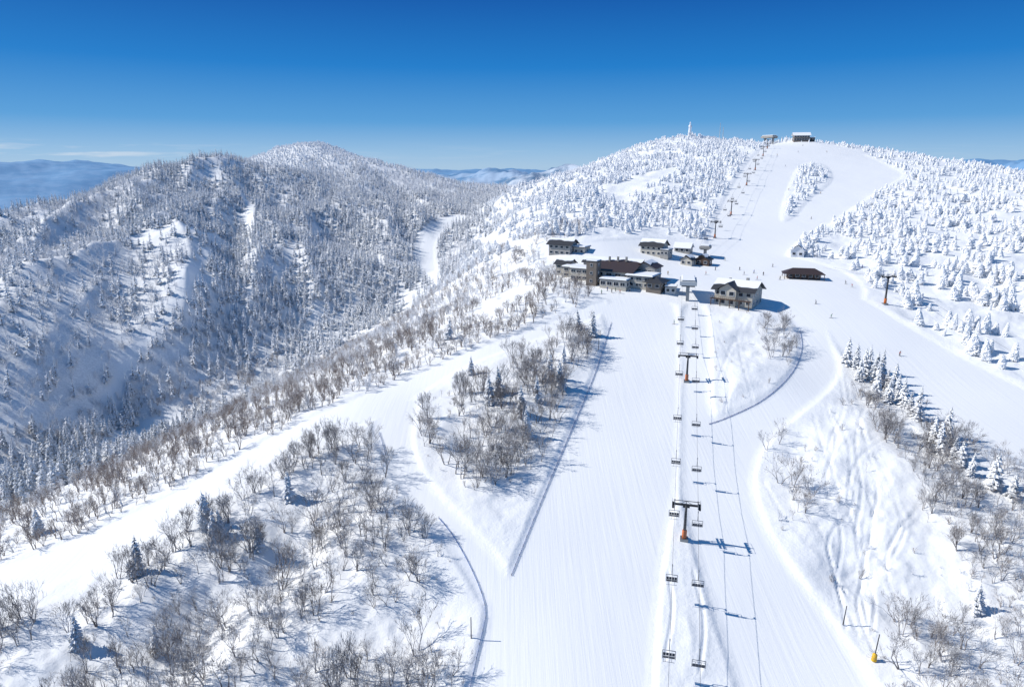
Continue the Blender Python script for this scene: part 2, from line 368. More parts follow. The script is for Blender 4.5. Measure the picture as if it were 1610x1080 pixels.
def bare(seed,levels=4,Hh=7.,n=3,thick=1.,pb=.8):
    r=random.Random(seed); t=MB(); c=MB(); up=r.uniform(.10,.34); spread=r.uniform(.65,1.1)
    def grow(p,d,l,rad,lv):
        segs=2 if lv<3 else 1; q=p
        for s in range(segs):
            d=(d+Vector((r.uniform(-.18,.18),r.uniform(-.18,.18),r.uniform(-.02,.14)))).normalized()
            e=q+d*l/segs; r1=rad*(.8 if s==0 else .62)
            (t if lv<2 else c).tube(q,e,rad,r1,5 if lv<1 else n,0,False); q=e; rad=r1
            if lv<levels and (s==segs-1 or r.random()<pb):
                for _ in range(3 if s==segs-1 and lv>0 else (3 if lv==0 and s==segs-1 else 1)):
                    if lv>=3 and r.random()<.28: continue
                    a=r.random()*6.283; side=d.orthogonal().normalized(); side.rotate(Matrix.Rotation(a,3,d))
                    nd=(d+side*r.uniform(.45,.95)*spread+Vector((0,0,up))).normalized()
                    grow(q,nd,l*r.uniform(.5,.84),max(rad*.72,.02*thick),lv+1)
    for s in range(r.choice([1,1,2,2,3])):
        a=r.random()*6.28; k=r.uniform(.08,.4)
        grow(Vector((math.cos(a)*.2,math.sin(a)*.2,-.6)),Vector((math.cos(a)*k,math.sin(a)*k,1)).normalized(),Hh*r.uniform(.36,.48),.13*thick,0)
    return t,c
def joined(tc,mt,mc,name):
    t,c=tc; m=MB(); m.add(t.v,t.f,0); m.add(c.v,c.f,1); return m.mesh(name,[mt,mc])
def pair(tc,mt,mc,name):
    return tc[0].mesh(name+"_trunk",[mt]),tc[1].mesh(name+"_crown",[mc])
firs=[pair(fir(10+i,19,11,Rr=2.3),mtrunk,mfir,"fir") for i in range(5)]
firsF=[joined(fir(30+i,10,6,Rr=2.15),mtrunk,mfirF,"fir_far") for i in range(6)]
rimes=[pair(rime(50+i,True),mtrunk,mrime,"rime") for i in range(10)]
rimesF=[joined(rime(70+i),mtrunk,mrime,"rime_far") for i in range(10)]
bares=[pair(bare(90+i,pb=.68),mbark,mbark,"bare") for i in range(14)]
baresN=[joined(bare(110+i,pb=.68),mbark,mbark,"bare_mid") for i in range(7)]
baresB=[joined(bare(130+i,3,7,3,1.3),mbrown,mbrown,"bare_brown") for i in range(7)]
baresF=[joined(bare(150+i,3,7,3,2.3),mfrost,mfrost,"bare_frosted") for i in range(6)]
def srccol(name,meshes):
    c=bpy.data.collections.new(name)
    for i,m in enumerate(meshes):
        o=bpy.data.objects.new(name+"_%02d"%i,m); c.objects.link(o)
    return c
def forest(name,label,pts,scl,rot,meshes):
    k=len(pts); me=bpy.data.meshes.new(name); me.vertices.add(k); me.vertices.foreach_set("co",np.asarray(pts,np.float32).ravel())
    a=me.attributes.new("scl","FLOAT_VECTOR","POINT"); a.data.foreach_set("vector",np.asarray(scl,np.float32).ravel())
    a=me.attributes.new("rot","FLOAT_VECTOR","POINT"); a.data.foreach_set("vector",np.asarray(rot,np.float32).ravel())
    a=me.attributes.new("pick","INT","POINT"); a.data.foreach_set("value",rng.integers(0,len(meshes),k).astype(np.int32))
    o=bpy.data.objects.new(name,me); COL.objects.link(o); o["kind"]="stuff"; o["label"]=label; o["category"]="forest"
    ng=bpy.data.node_groups.new(name,"GeometryNodeTree"); ng.interface.new_socket("Geometry",in_out='INPUT',socket_type='NodeSocketGeometry'); ng.interface.new_socket("Geometry",in_out='OUTPUT',socket_type='NodeSocketGeometry')
    gi=ng.nodes.new("NodeGroupInput"); go=ng.nodes.new("NodeGroupOutput"); ip=ng.nodes.new("GeometryNodeInstanceOnPoints"); ci=ng.nodes.new("GeometryNodeCollectionInfo")
    ci.inputs["Collection"].default_value=srccol(name+"_source",meshes); ci.inputs["Separate Children"].default_value=True; ci.inputs["Reset Children"].default_value=True
    def na(nm,ty):
        x=ng.nodes.new("GeometryNodeInputNamedAttribute"); x.data_type=ty; x.inputs["Name"].default_value=nm; return x.outputs["Attribute"]
    ng.links.new(gi.outputs[0],ip.inputs["Points"]); ng.links.new(ci.outputs[0],ip.inputs["Instance"]); ip.inputs["Pick Instance"].default_value=True
    ng.links.new(na("pick","INT"),ip.inputs["Instance Index"]); ng.links.new(na("scl","FLOAT_VECTOR"),ip.inputs["Scale"])
    er=ng.nodes.new("FunctionNodeEulerToRotation"); ng.links.new(na("rot","FLOAT_VECTOR"),er.inputs[0]); ng.links.new(er.outputs[0],ip.inputs["Rotation"])
    ng.links.new(ip.outputs[0],go.inputs[0]); md=o.modifiers.new("scatter","NODES"); md.node_group=ng
    return o
def scatter(x0,x1,y0,y1,s):
    gx,gy=np.meshgrid(np.arange(x0,x1,s),np.arange(y0,y1,s)); gx=gx.ravel()+rng.uniform(-.5,.5,gx.size)*s; gy=gy.ravel()+rng.uniform(-.5,.5,gy.size)*s
    return gx,gy
def clear_mask(x,y,pm=1.5):
    ok=psd(x,y)<-pm
    for c in clearings: ok&=sdf(c,x,y)<-1
    return ok
def inany(polys,x,y):
    m=np.full(len(x),-15.)
    for p in polys: m=np.maximum(m,sdf(p,x,y))
    return m
lodge_zone=PG([(845,430),(845,370),(1130,368),(1130,450),(1200,490),(1100,490),(1040,455)])
BL=PG([(-250,1040),(0,985),(110,940),(210,892),(310,830),(410,758),(490,702),(585,698),(600,745),(640,800),(690,865),(700,930),(735,1000),(715,1090),(690,1200),(-250,1200)],1)
I2=PG([(655,670),(690,632),(790,578),(870,535),(952,508),(945,545),(915,600),(880,670),(840,750),(800,820),(765,790),(700,735),(658,700)],1)
II=PG([(1185,518),(1250,515),(1258,560),(1225,590),(1195,550)],1)
RRs=[PG(p,1) for p in [[(1320,560),(1350,575),(1400,620),(1450,660),(1380,660),(1330,610)],[(1200,765),(1260,760),(1290,790),(1260,830),(1215,810)],[(1190,720),(1215,680),(1260,665),(1250,700)],
 [(1350,650),(1430,640),(1530,700),(1720,790),(1720,920),(1560,870),(1470,830),(1420,740)],[(1440,850),(1530,860),(1720,920),(1720,1200),(1430,1200),(1400,1050),(1410,960),(1560,990),(1500,900)]]]
gx,gy=scatter(-230,260,75,335,2.9)
dens=np.zeros(len(gx)); nz=fbm(gx/13,gy/13,3,200)
dens=np.where(sdf(BL,gx,gy)>0,.52+2.0*nz,dens); dens=np.where(sdf(I2,gx,gy)>0,.50+1.8*nz,dens); dens=np.where(sdf(II,gx,gy)>0,.4,dens); dens=np.where(inany(RRs,gx,gy)>0,.56+1.6*nz,dens)
ok=(rng.random(len(gx))<dens)&clear_mask(gx,gy,1.2); bx,by=gx[ok],gy[ok]
bz=H(bx,by); r_=np.hypot(bx,by); vis=in_view(bx,by,bz+3); order=np.argsort(np.where(vis,r_,1e6))
ind=order[:300]; ind=ind[vis[ind]]; rest=np.setdiff1d(np.arange(len(bx)),ind)
def tree_inds(kind,label,cat,group,x,y,z,sc,meshes,part_label=None,names=("trunk","crown")):
    for a,b_,c,s in zip(x,y,z,sc):
        e=bpy.data.objects.new(kind,None); COL.objects.link(e); e.empty_display_size=.5; e.location=(a,b_,c-.1); e.rotation_euler=(random.uniform(-.08,.08),random.uniform(-.08,.08),random.random()*6.28)
        w=s*random.uniform(.8,1.15); e.scale=(w,w,s); e["label"]=label; e["category"]=cat; e["group"]=group
        pr=random.choice(meshes)
        for nm,m in zip(names,pr):
            o=bpy.data.objects.new(nm,m); COL.objects.link(o); o.parent=e
nsz=lambda x,y:.56+.75*rng.random(len(x))**1.4+.3*fbm(x/20,y/20,2,300)
bs=nsz(bx,by)*np.where(bx>60,.85,1.)
tree_inds("bare_tree","leafless grey brown tree dusted with rime standing in snow","tree","bare trees in the snow between runs",bx[ind],by[ind],bz[ind],bs[ind],bares)
def rots(k,t=.06): return np.stack([rng.uniform(-t,t,k),rng.uniform(-t,t,k),rng.uniform(0,6.28,k)],1)
def scl3(s,wd=1.): w=s*rng.uniform(.85,1.15,len(s))*wd; return np.stack([w,w,s],1)
forest("bare_woodland","leafless grey trees scattered over snowy slopes",np.stack([bx,by,bz-.1],1)[rest],scl3(bs[rest]),rots(len(rest)),baresN)
# low rimed shrubs
KN=PG([(1118,500),(1180,492),(1245,512),(1255,560),(1230,595),(1150,640),(1118,640)],1)
RB=PG([(1195,720),(1310,620),(1450,650),(1720,800),(1720,1200),(1400,1200),(1340,1010),(1215,830)],1)
gx,gy=scatter(-230,260,75,335,2.2); nz=fbm(gx/9,gy/9,3,270)
dn=np.where((sdf(BL,gx,gy)>-2)|(sdf(I2,gx,gy)>-3),.14+.5*nz,0); dn=np.where(sdf(KN,gx,gy)>0,.09+.6*nz,dn); dn=np.where(sdf(RB,gx,gy)>0,.09+.5*nz,dn); dn=np.where(inany(RRs,gx,gy)>0,.26+.6*nz,dn)
ok=(rng.random(len(gx))<dn)&clear_mask(gx,gy,1.); X1,Y1=gx[ok],gy[ok]; Z1=H(X1,Y1)
forest("rimed_shrubs","low rime covered shrubs poking through powder snow",np.stack([X1,Y1,Z1-.35],1),scl3(.16+.32*rng.random(len(X1))**2),rots(len(X1),.25),baresF[:2]+baresB[:4])
# brown belt behind the cat road
BB=PG([(-250,985),(0,892),(240,793),(330,744),(450,672),(640,592),(760,540),(880,496),(940,468),(900,442),(850,442),(760,479),(650,523),(560,576),(430,627),(320,677),(200,728),(100,778),(0,819),(-250,884)],1)
gx,gy=scatter(-330,100,120,470,2.6); nz=fbm(gx/12,gy/12,3,210)
sb=sdf(BB,gx,gy); flank=(gx>xval(gy)-10)&(gx<.10*gy+5)&(gy>170)&(psd(gx,gy)<-1.5)
rd=pistes[5]; ry=np.interp(gx,np.sort(rd[:,0]),rd[np.argsort(rd[:,0]),1]); beyond=gy>ry
ok=((sb>0)&(rng.random(len(gx))<.68+1.6*nz)|(flank&beyond&(sb<=0)&(rng.random(len(gx))<.42+1.5*nz)))&clear_mask(gx,gy,.6)&(sdf(lodge_zone,gx,gy)<0)&beyond; X1,Y1=gx[ok],gy[ok]; Z1=H(X1,Y1)
fb=(sdf(BB,X1,Y1)>-1)&(rng.random(len(X1))<.85)|(rng.random(len(X1))<.45)
forest("brown_woodland","leafless brown trees on slope below the road",np.stack([X1,Y1,Z1-.1],1)[fb],scl3(.34+.56*rng.random(fb.sum())**1.2),rots(fb.sum(),.12),baresB)
forest("grey_woodland","frosted leafless trees on slope below the lodge",np.stack([X1,Y1,Z1-.1],1)[~fb],scl3(.38+.5*rng.random((~fb).sum())),rots((~fb).sum(),.12),baresF)
# west mountain
dec=[PG(p,1) for p in [[(-200,420),(0,395),(120,378),(190,390),(300,398),(315,425),(250,520),(200,600),(170,660),(80,700),(-200,760)],[(-200,360),(0,352),(100,334),(215,292),(250,300),(190,345),(190,380),(-200,400)],
 [(220,600),(330,545),(420,580),(560,580),(640,530),(700,470),(720,440),(850,430),(760,480),(640,540),(520,600),(400,640),(250,670)],[(690,385),(760,370),(830,400),(800,440),(700,440)],[(590,266),(700,288),(730,303),(640,302)]]]
gx,gy=scatter(-950,60,250,1650,5.1); nz=fbm(gx/45,gy/45,3,220)
west=(gx<xval(gy)+70)&(sdf(BB,gx,gy)<0)
dd=inany(dec,gx,gy)
ok=west&clear_mask(gx,gy,3)&((gx<xval(gy)+30)|(gy<700))
isdec=(dd>0)&(rng.random(len(gx))<.72)
isf=ok&~isdec&(rng.random(len(gx))<.84+1.5*nz)
def split(x,y,s): 
    z=H(x,y,fine=False); r=np.hypot(x,y); v=in_view(x,y,z+3); o=np.argsort(np.where(v,r,1e6)); return z,o,v
fx,fy=gx[isf],gy[isf]
nf_px=[(335,850),(405,855),(830,690),(785,625),(820,660),(862,600),(885,575),(1372,600),(1392,612),(1410,630),(1385,590),(1478,715),(1492,700),(1466,706),(1500,725),(705,535),(60,835),(240,1000),(1350,600),(930,530),(910,520),(325,830),(770,640),
 (1365,585),(1402,618),(1420,640),(1380,610),(1358,592),(1395,635),(1485,690),(1510,735),(1560,770),(1590,785),(1525,750),(1330,575),(1345,580),(1535,960),(1440,660),(455,780),(880,615),(845,640),(740,590),(350,842),(215,905),(120,1010),(1375,625),(1430,650),(1408,605)]
g=G(nf_px); fx=np.r_[g[:,0],fx]; fy=np.r_[g[:,1],fy]
fs=.78+.56*rng.random(len(fx))+.25*fbm(fx/50,fy/50,2,240); fs*=np.interp(np.hypot(fx,fy),[300,800,1050,1350],[1.08,.95,.75,.5]); fs[:len(g)]=.66+.42*rng.random(len(g))
fz,o,v=split(fx,fy,fs); ind=np.r_[np.arange(len(g)),[k for k in o[:300] if k>=len(g)]][:300].astype(int); rest=np.setdiff1d(np.arange(len(fx)),ind)
tree_inds("fir_tree","dark fir tree loaded with snow on a snowy slope","tree","snowy firs on the slopes",fx[ind],fy[ind],fz[ind],fs[ind],firs)
rr_=np.hypot(fx,fy); hi=rest[rr_[rest]>1230+130*rng.standard_normal(len(rest))]; rest=np.setdiff1d(rest,hi)
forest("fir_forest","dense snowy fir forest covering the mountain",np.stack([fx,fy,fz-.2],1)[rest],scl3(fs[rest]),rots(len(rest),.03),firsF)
forest("summit_rime_forest","small rime covered conifers on the rounded far summit",np.stack([fx,fy,fz-.2],1)[hi],scl3(fs[hi]*1.1),rots(len(hi),.03),rimesF)
gx2,gy2=scatter(-950,70,250,1150,5.2); dd=inany(dec,gx2,gy2)
ok=clear_mask(gx2,gy2,2)&(gx2<xval(gy2)+110)&(sdf(BB,gx2,gy2)<0)&(((dd>0)&(rng.random(len(gx2))<.75))|(rng.random(len(gx2))<.05))
X1,Y1=gx2[ok],gy2[ok]; Z1=H(X1,Y1,fine=False)
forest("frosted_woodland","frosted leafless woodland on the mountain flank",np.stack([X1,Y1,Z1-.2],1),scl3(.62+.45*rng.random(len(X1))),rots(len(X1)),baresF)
# east mountain rime trees
E=PG([(1335,415),(1400,395),(1700,395),(1700,640),(1612,602),(1450,518),(1395,480),(1350,440)],1)
gx,gy=scatter(-60,1000,230,1250,4.9); nz=fbm(gx/26,gy/26,4,250)
yl=np.interp(gx,[-60,0,60,150,400],[470,430,400,385,385])
east=((gx>xval(gy)+15)&(gy>yl))|(sdf(E,gx,gy)>0)|((sdf(island,gx,gy)>2))
dn=.66+2.1*nz; dn=np.where((gx>330)|(sdf(E,gx,gy)>0),.46+3.0*nz,dn)
ok=east&(rng.random(len(gx))<dn)&clear_mask(gx,gy,2.5)&(sdf(lodge_zone,gx,gy)<0)
rx,ry=gx[ok],gy[ok]; rs=.42+.6*rng.random(len(rx))**1.3+.5*fbm(rx/25,ry/25,2,260); rs=np.maximum(rs,.26)*np.interp(np.hypot(rx,ry),[300,600,1100],[1.15,1.0,.72])
rz_,o,v=split(rx,ry,rs); ind=o[:300]; rest=np.setdiff1d(np.arange(len(rx)),ind)
tree_inds("rime_tree","conifer fully encased in white rime and snow","tree","rime covered conifers",rx[ind],ry[ind],rz_[ind],rs[ind],rimes)
forest("rime_forest","white rime covered conifers on the summit slopes",np.stack([rx,ry,rz_-.2],1)[rest],scl3(rs[rest],1.05),rots(len(rest)),rimesF)
# ------------------------------------------------------------------ materials for built things
mgal=plain("galvanised_steel",(.30,.31,.32),.45,.7); mdark=plain("dark_steel",(.035,.036,.04),.5,.3); morange=plain("orange_pad",(.62,.16,.03),.7); myellow=plain("yellow_pad",(.80,.48,.02),.7)
mseat=plain("dark_seat_vinyl",(.06,.07,.09),.55); mchair=plain("grey_painted_frame",(.17,.19,.22),.5); mrope=plain("steel_rope",(.13,.13,.14),.5,.5); mblue=plain("blue_net",(.02,.12,.42),.8); mpole=plain("net_pole",(.12,.10,.09),.7)  # mblue: deep blue paints the snow ledge's shadow into the net colour
mcream=plain("cream_plaster",(.50,.47,.41),.8,0,.08,.6); mgrey=plain("grey_plaster",(.36,.35,.33),.8,0,.1,.6); mlight=plain("light_grey_panel",(.52,.54,.55),.6,0,.08,.6); mtaupe=plain("taupe_cladding",(.20,.17,.145),.8,0,.1,.6)
mroofb=plain("maroon_metal_roof",(.06,.040,.038),.55,0,.15,.7); mroofd=plain("charcoal_metal_roof",(.045,.046,.052),.55,0,.15,.7); mwhite=plain("white_paint",(.75,.77,.80),.5)
mglass=plain("window_glass",(.02,.03,.045),.12); mwood=plain("brown_timber",(.09,.055,.04),.7); msn=plain("roof_snow",(.88,.90,.93),.7,0,.02)
# ------------------------------------------------------------------ lifts
def Hs(x,y): return float(H([x],[y])[0])
def cable_profile(pts):
    out=[]
    for (a,b) in zip(pts[:-1],pts[1:]):
        for k in range(12):
            t=k/12; p=Vector(a).lerp(Vector(b),t); p.z-=4*t*(1-t)*(Vector(a)-Vector(b)).length*.012; out.append(p)
    out.append(Vector(pts[-1])); return out
def on_cable(prof,Yv):
    for a,b in zip(prof[:-1],prof[1:]):
        if min(a.y,b.y)<=Yv<=max(a.y,b.y): return a.lerp(b,(Yv-a.y)/(b.y-a.y))
    return prof[-1]
def lift_tower_parts(h,arm):
    p=MB(); p.lathe([(-2,.42),(0,.42),(h*.5,.34),(h,.27)],14)
    fo=MB(); fo.box(0,0,-.2,1.9,1.9,1.4)
    pad=MB(); pad.lathe([(.5,.5),(.55,.56),(2.5,.56),(2.6,.5)],14)
    ca=MB(); ca.box(0,0,h,arm+.9,.42,.42); ca.box(0,0,h-.45,1.6,.3,.5); ca.box(0,0,h+1.0,arm+.7,.12,.12)
    for sx in(-1,0,1): ca.box(sx*arm/2,0,h+.6,.12,.12,.9)
    ca.tube((-arm/4,0,h+.2),(0,0,h+1.),.05); ca.tube((arm/4,0,h+.2),(0,0,h+1.),.05)
    sh=MB(); sh.box(0,0,0,.16,3.4,.22)
    for k in range(6):
        y=-1.5+k*.6; sh.tube((-.1,y,.22),(.1,y,.22),.24,.24,10,1)
    sh.box(.38,0,-.35,.5,3.4,.06); 
    for y in(-1.6,0,1.6): sh.tube((.6,y,-.33),(.6,y,.6),.03,.03,4)
    sh.tube((.6,-1.7,.6),(.6,1.7,.6),.03,.03,4)
    la=MB()
    for s in(-.2,.2): la.tube((s,-.6,.8),(s,-.5,h-.3),.035,.035,4)
    for k in range(int(h/.45)): la.tube((-.2,-.58,1+k*.42),(.2,-.58,1+k*.42),.025,.025,4)
    return dict(pole=p.mesh("pole",[mdark],True),footing=fo.mesh("footing",[mgal]),pad=pad.mesh("pad",[morange],True),crossarm=ca.mesh("crossarm",[mdark]),sheave_assembly=sh.mesh("sheave_assembly",[mdark,mgal]),ladder=la.mesh("ladder",[mgal]))
def put_tower(M,x,y,z,rz,h,arm,group,label,pad=True):
    e=obj("lift_tower",None,None,(x,y,z),rz,label,"lift tower",group); e.empty_display_size=1
    for nm in("pole","footing","crossarm","ladder")+(("pad",) if pad else ()): obj(nm,M[nm],e)
    for s in(-1,1):
        o=obj("sheave_assembly",M["sheave_assembly"],e,(s*arm/2,0,h+.05)); 
        if s<0:o.rotation_euler=(0,0,math.pi)
def chair_meshes():
    hg=MB(); hg.tube((0,0,0),(0,-.25,-.5),.08,.07,6); hg.tube((0,-.25,-.5),(0,-.3,-2.0),.07,.07,6); hg.tube((0,-.3,-2.0),(0,0.05,-2.25),.07,.07,6); hg.box(0,0,.02,.2,.55,.18)
    fr=MB(); fr.tube((-1.2,.05,-2.25),(1.2,.05,-2.25),.07,.07,6)
    for s in(-1,1): fr.tube((s*1.2,.05,-2.25),(s*1.2,-.15,-3.65),.06,.06,6); fr.tube((s*1.2,-.15,-3.65),(s*1.2,.6,-3.65),.06,.06,6)
    fr.tube((-1.2,.65,-3.1),(1.2,.65,-3.1),.04,.04,5); fr.tube((-1.1,.8,-4.2),(1.1,.8,-4.2),.04,.04,5)
    for s in(-.55,.55): fr.tube((s,.65,-3.1),(s,.8,-4.2),.035,.035,5)
    for s in(-1,1): fr.tube((s*1.2,-.05,-3.05),(s*1.2,.65,-3.1),.04,.04,5)
    st=MB(); bk=MB()
    for k in range(4):
        x=-.84+k*.56; st.box(x,.22,-3.6,.52,.5,.12); bk.box(x,-.14,-3.22,.50,.1,.56)
    return hg.mesh("hanger",[mchair],True),fr.mesh("frame",[mchair],True),st.mesh("seat",[mseat]),bk.mesh("backrest",[mseat])
CH=chair_meshes()
def put_chair(p,rz,group,label="empty four seat chairlift chair with dark seats hanging from rope"):
    e=obj("lift_chair",None,None,p,rz,label,"chairlift chair",group); e.empty_display_size=.5
    for nm,m in zip(("hanger","frame","seat","backrest"),CH): obj(nm,m,e)
def tubeline(name,pts,r,mat,label,cat,n=5):
    m=MB()
    for a,b in zip(pts[:-1],pts[1:]): m.tube(a,b,r,r,n,0,False)
    return obj(name,m.mesh(name,[mat]),label=label,cat=cat)
def build_lift(A,B,towersY,h,arm,hs_end,chairL,chairR,group,start=None,th_=None):
    A=Vector(A);B=Vector(B); d=(B-A).normalized(); nrm=Vector((d.y,-d.x)); rz=math.atan2(d.y,d.x)-math.pi/2
    M=lift_tower_parts(h,arm); anch=[]
    for Yv in towersY:
        x=A.x+(B.x-A.x)*(Yv-A.y)/(B.y-A.y); z=Hs(x,Yv); put_tower(M,x,Yv,z,rz,h,arm,group+" towers","dark steel lift tower with crossarm and orange padded base in snow"); anch.append((x,Yv,z+h+.35))
    pts=[]
    if start: pts.append((A.x,A.y,Hs(A.x,A.y)+hs_end))
    pts+=anch; pts.append((B.x,B.y,Hs(B.x,B.y)+hs_end))
    for s,ch in((-1,chairL),(1,chairR)):
        off=Vector((nrm.x,nrm.y,0))*s*arm/2
        prof=[p+off for p in cable_profile(pts)]
        tubeline("haul_rope",prof,.032,mrope,"thin dark steel haul rope strung between lift towers","cable")
        for Yv in ch:
            p=on_cable(prof,Yv); put_chair(p-Vector((0,0,.1)),rz+(math.pi if s<0 else 0),group+" chairs")
    return rz
A0=(31.9+.2425*(40-108),40.); B0=(31.9+.2425*(297-108),297.)
rz1=build_lift(A0,B0,[78,148,225],9.2,5.4,5.5,[90,110,129,149,171,193,219,245,270],[88,107.5,127,145,167,189,214,241,260,281],"main chairlift",start=True)
gtop=G([(1217,224)])[0]; gbot=G([(1106,402)])[0]
gp=G([(1135,375),(1156,338),(1178,292),(1187,268),(1198,246),(1208,234)])
rz2=build_lift(tuple(gbot),tuple(gtop),list(gp[:,1]),10,5.4,5,list(np.arange(gbot[1]+25,gtop[1]-10,42)),list(np.arange(gbot[1]+45,gtop[1]-10,42)),"upper chairlift",start=True)
gt=G([(1391,480),(1300,436)]); 
sx,sy=gt[1]; tx,ty=gt[0]; ex,ey=tx+(tx-sx)*2.2,ty+(ty-sy)*2.2
M3=lift_tower_parts(12.,5.); dv=Vector((tx-sx,ty-sy)).normalized(); rz3=math.atan2(dv.y,dv.x)-math.pi/2
put_tower(M3,tx,ty,Hs(tx,ty),rz3,12.,5.,"side lift towers","tall lift tower with orange lower pole beside the run")
for s in(-1,1):
    off=Vector((dv.y,-dv.x,0))*s*2.5
    tubeline("haul_rope",[p+off for p in cable_profile([(sx,sy,Hs(sx,sy)+5),(tx,ty,Hs(tx,ty)+12.35),(ex,ey,Hs(ex,ey)+11)])],.03,mrope,"thin dark steel haul rope of the side lift","cable")
# ------------------------------------------------------------------ lift stations
def station(x,y,rz,label,L_=11.,mm=None,sc=1.):
    z=Hs(x,y); e=obj("lift_station",None,None,(x,y,z),rz,label,"lift station",scale=(sc,sc,sc)); mm=mm or mgrey
    m=MB(); m.box(0,0,5.4,5.8,L_,1.3); m.box(0,0,6.35,5.0,L_-.6,.6,0,0,.85); m.box(0,-L_/2+.3,4.6,4.6,.5,.5,1); obj("housing",m.mesh("housing",[mm,mdark]),e)
    m=MB(); m.box(0,0,6.75,4.7,L_-1,.3,0,0,.9); obj("roof_snow",m.mesh("roof_snow",[msn]),e)
    for yy in(-L_/2+2,L_/2-2):
        m=MB(); m.box(0,yy,1.6,1.1,1.1,6.4); m.box(0,yy,4.5,3.6,.5,.5); obj("leg",m.mesh("leg",[mgal]),e)
    m=MB(); m.tube((0,-1,4.5),(0,-1,4.7),2.6,2.6,24); m.tube((0,-1,4.4),(0,-1,4.9),.4,.4,10); obj("bullwheel",m.mesh("bullwheel",[mdark]),e)
    return e
station(B0[0]+.7,B0[1]+4,rz1,"light grey chairlift top station raised on steel legs",12.,mlight,1.25)
station(gbot[0],gbot[1]-3,rz2,"small grey chairlift bottom station on snow",8.)
station(gtop[0]-6,gtop[1]+3,rz2+.9,"dark summit chairlift station on snowy ridge",12.,None,1.7)
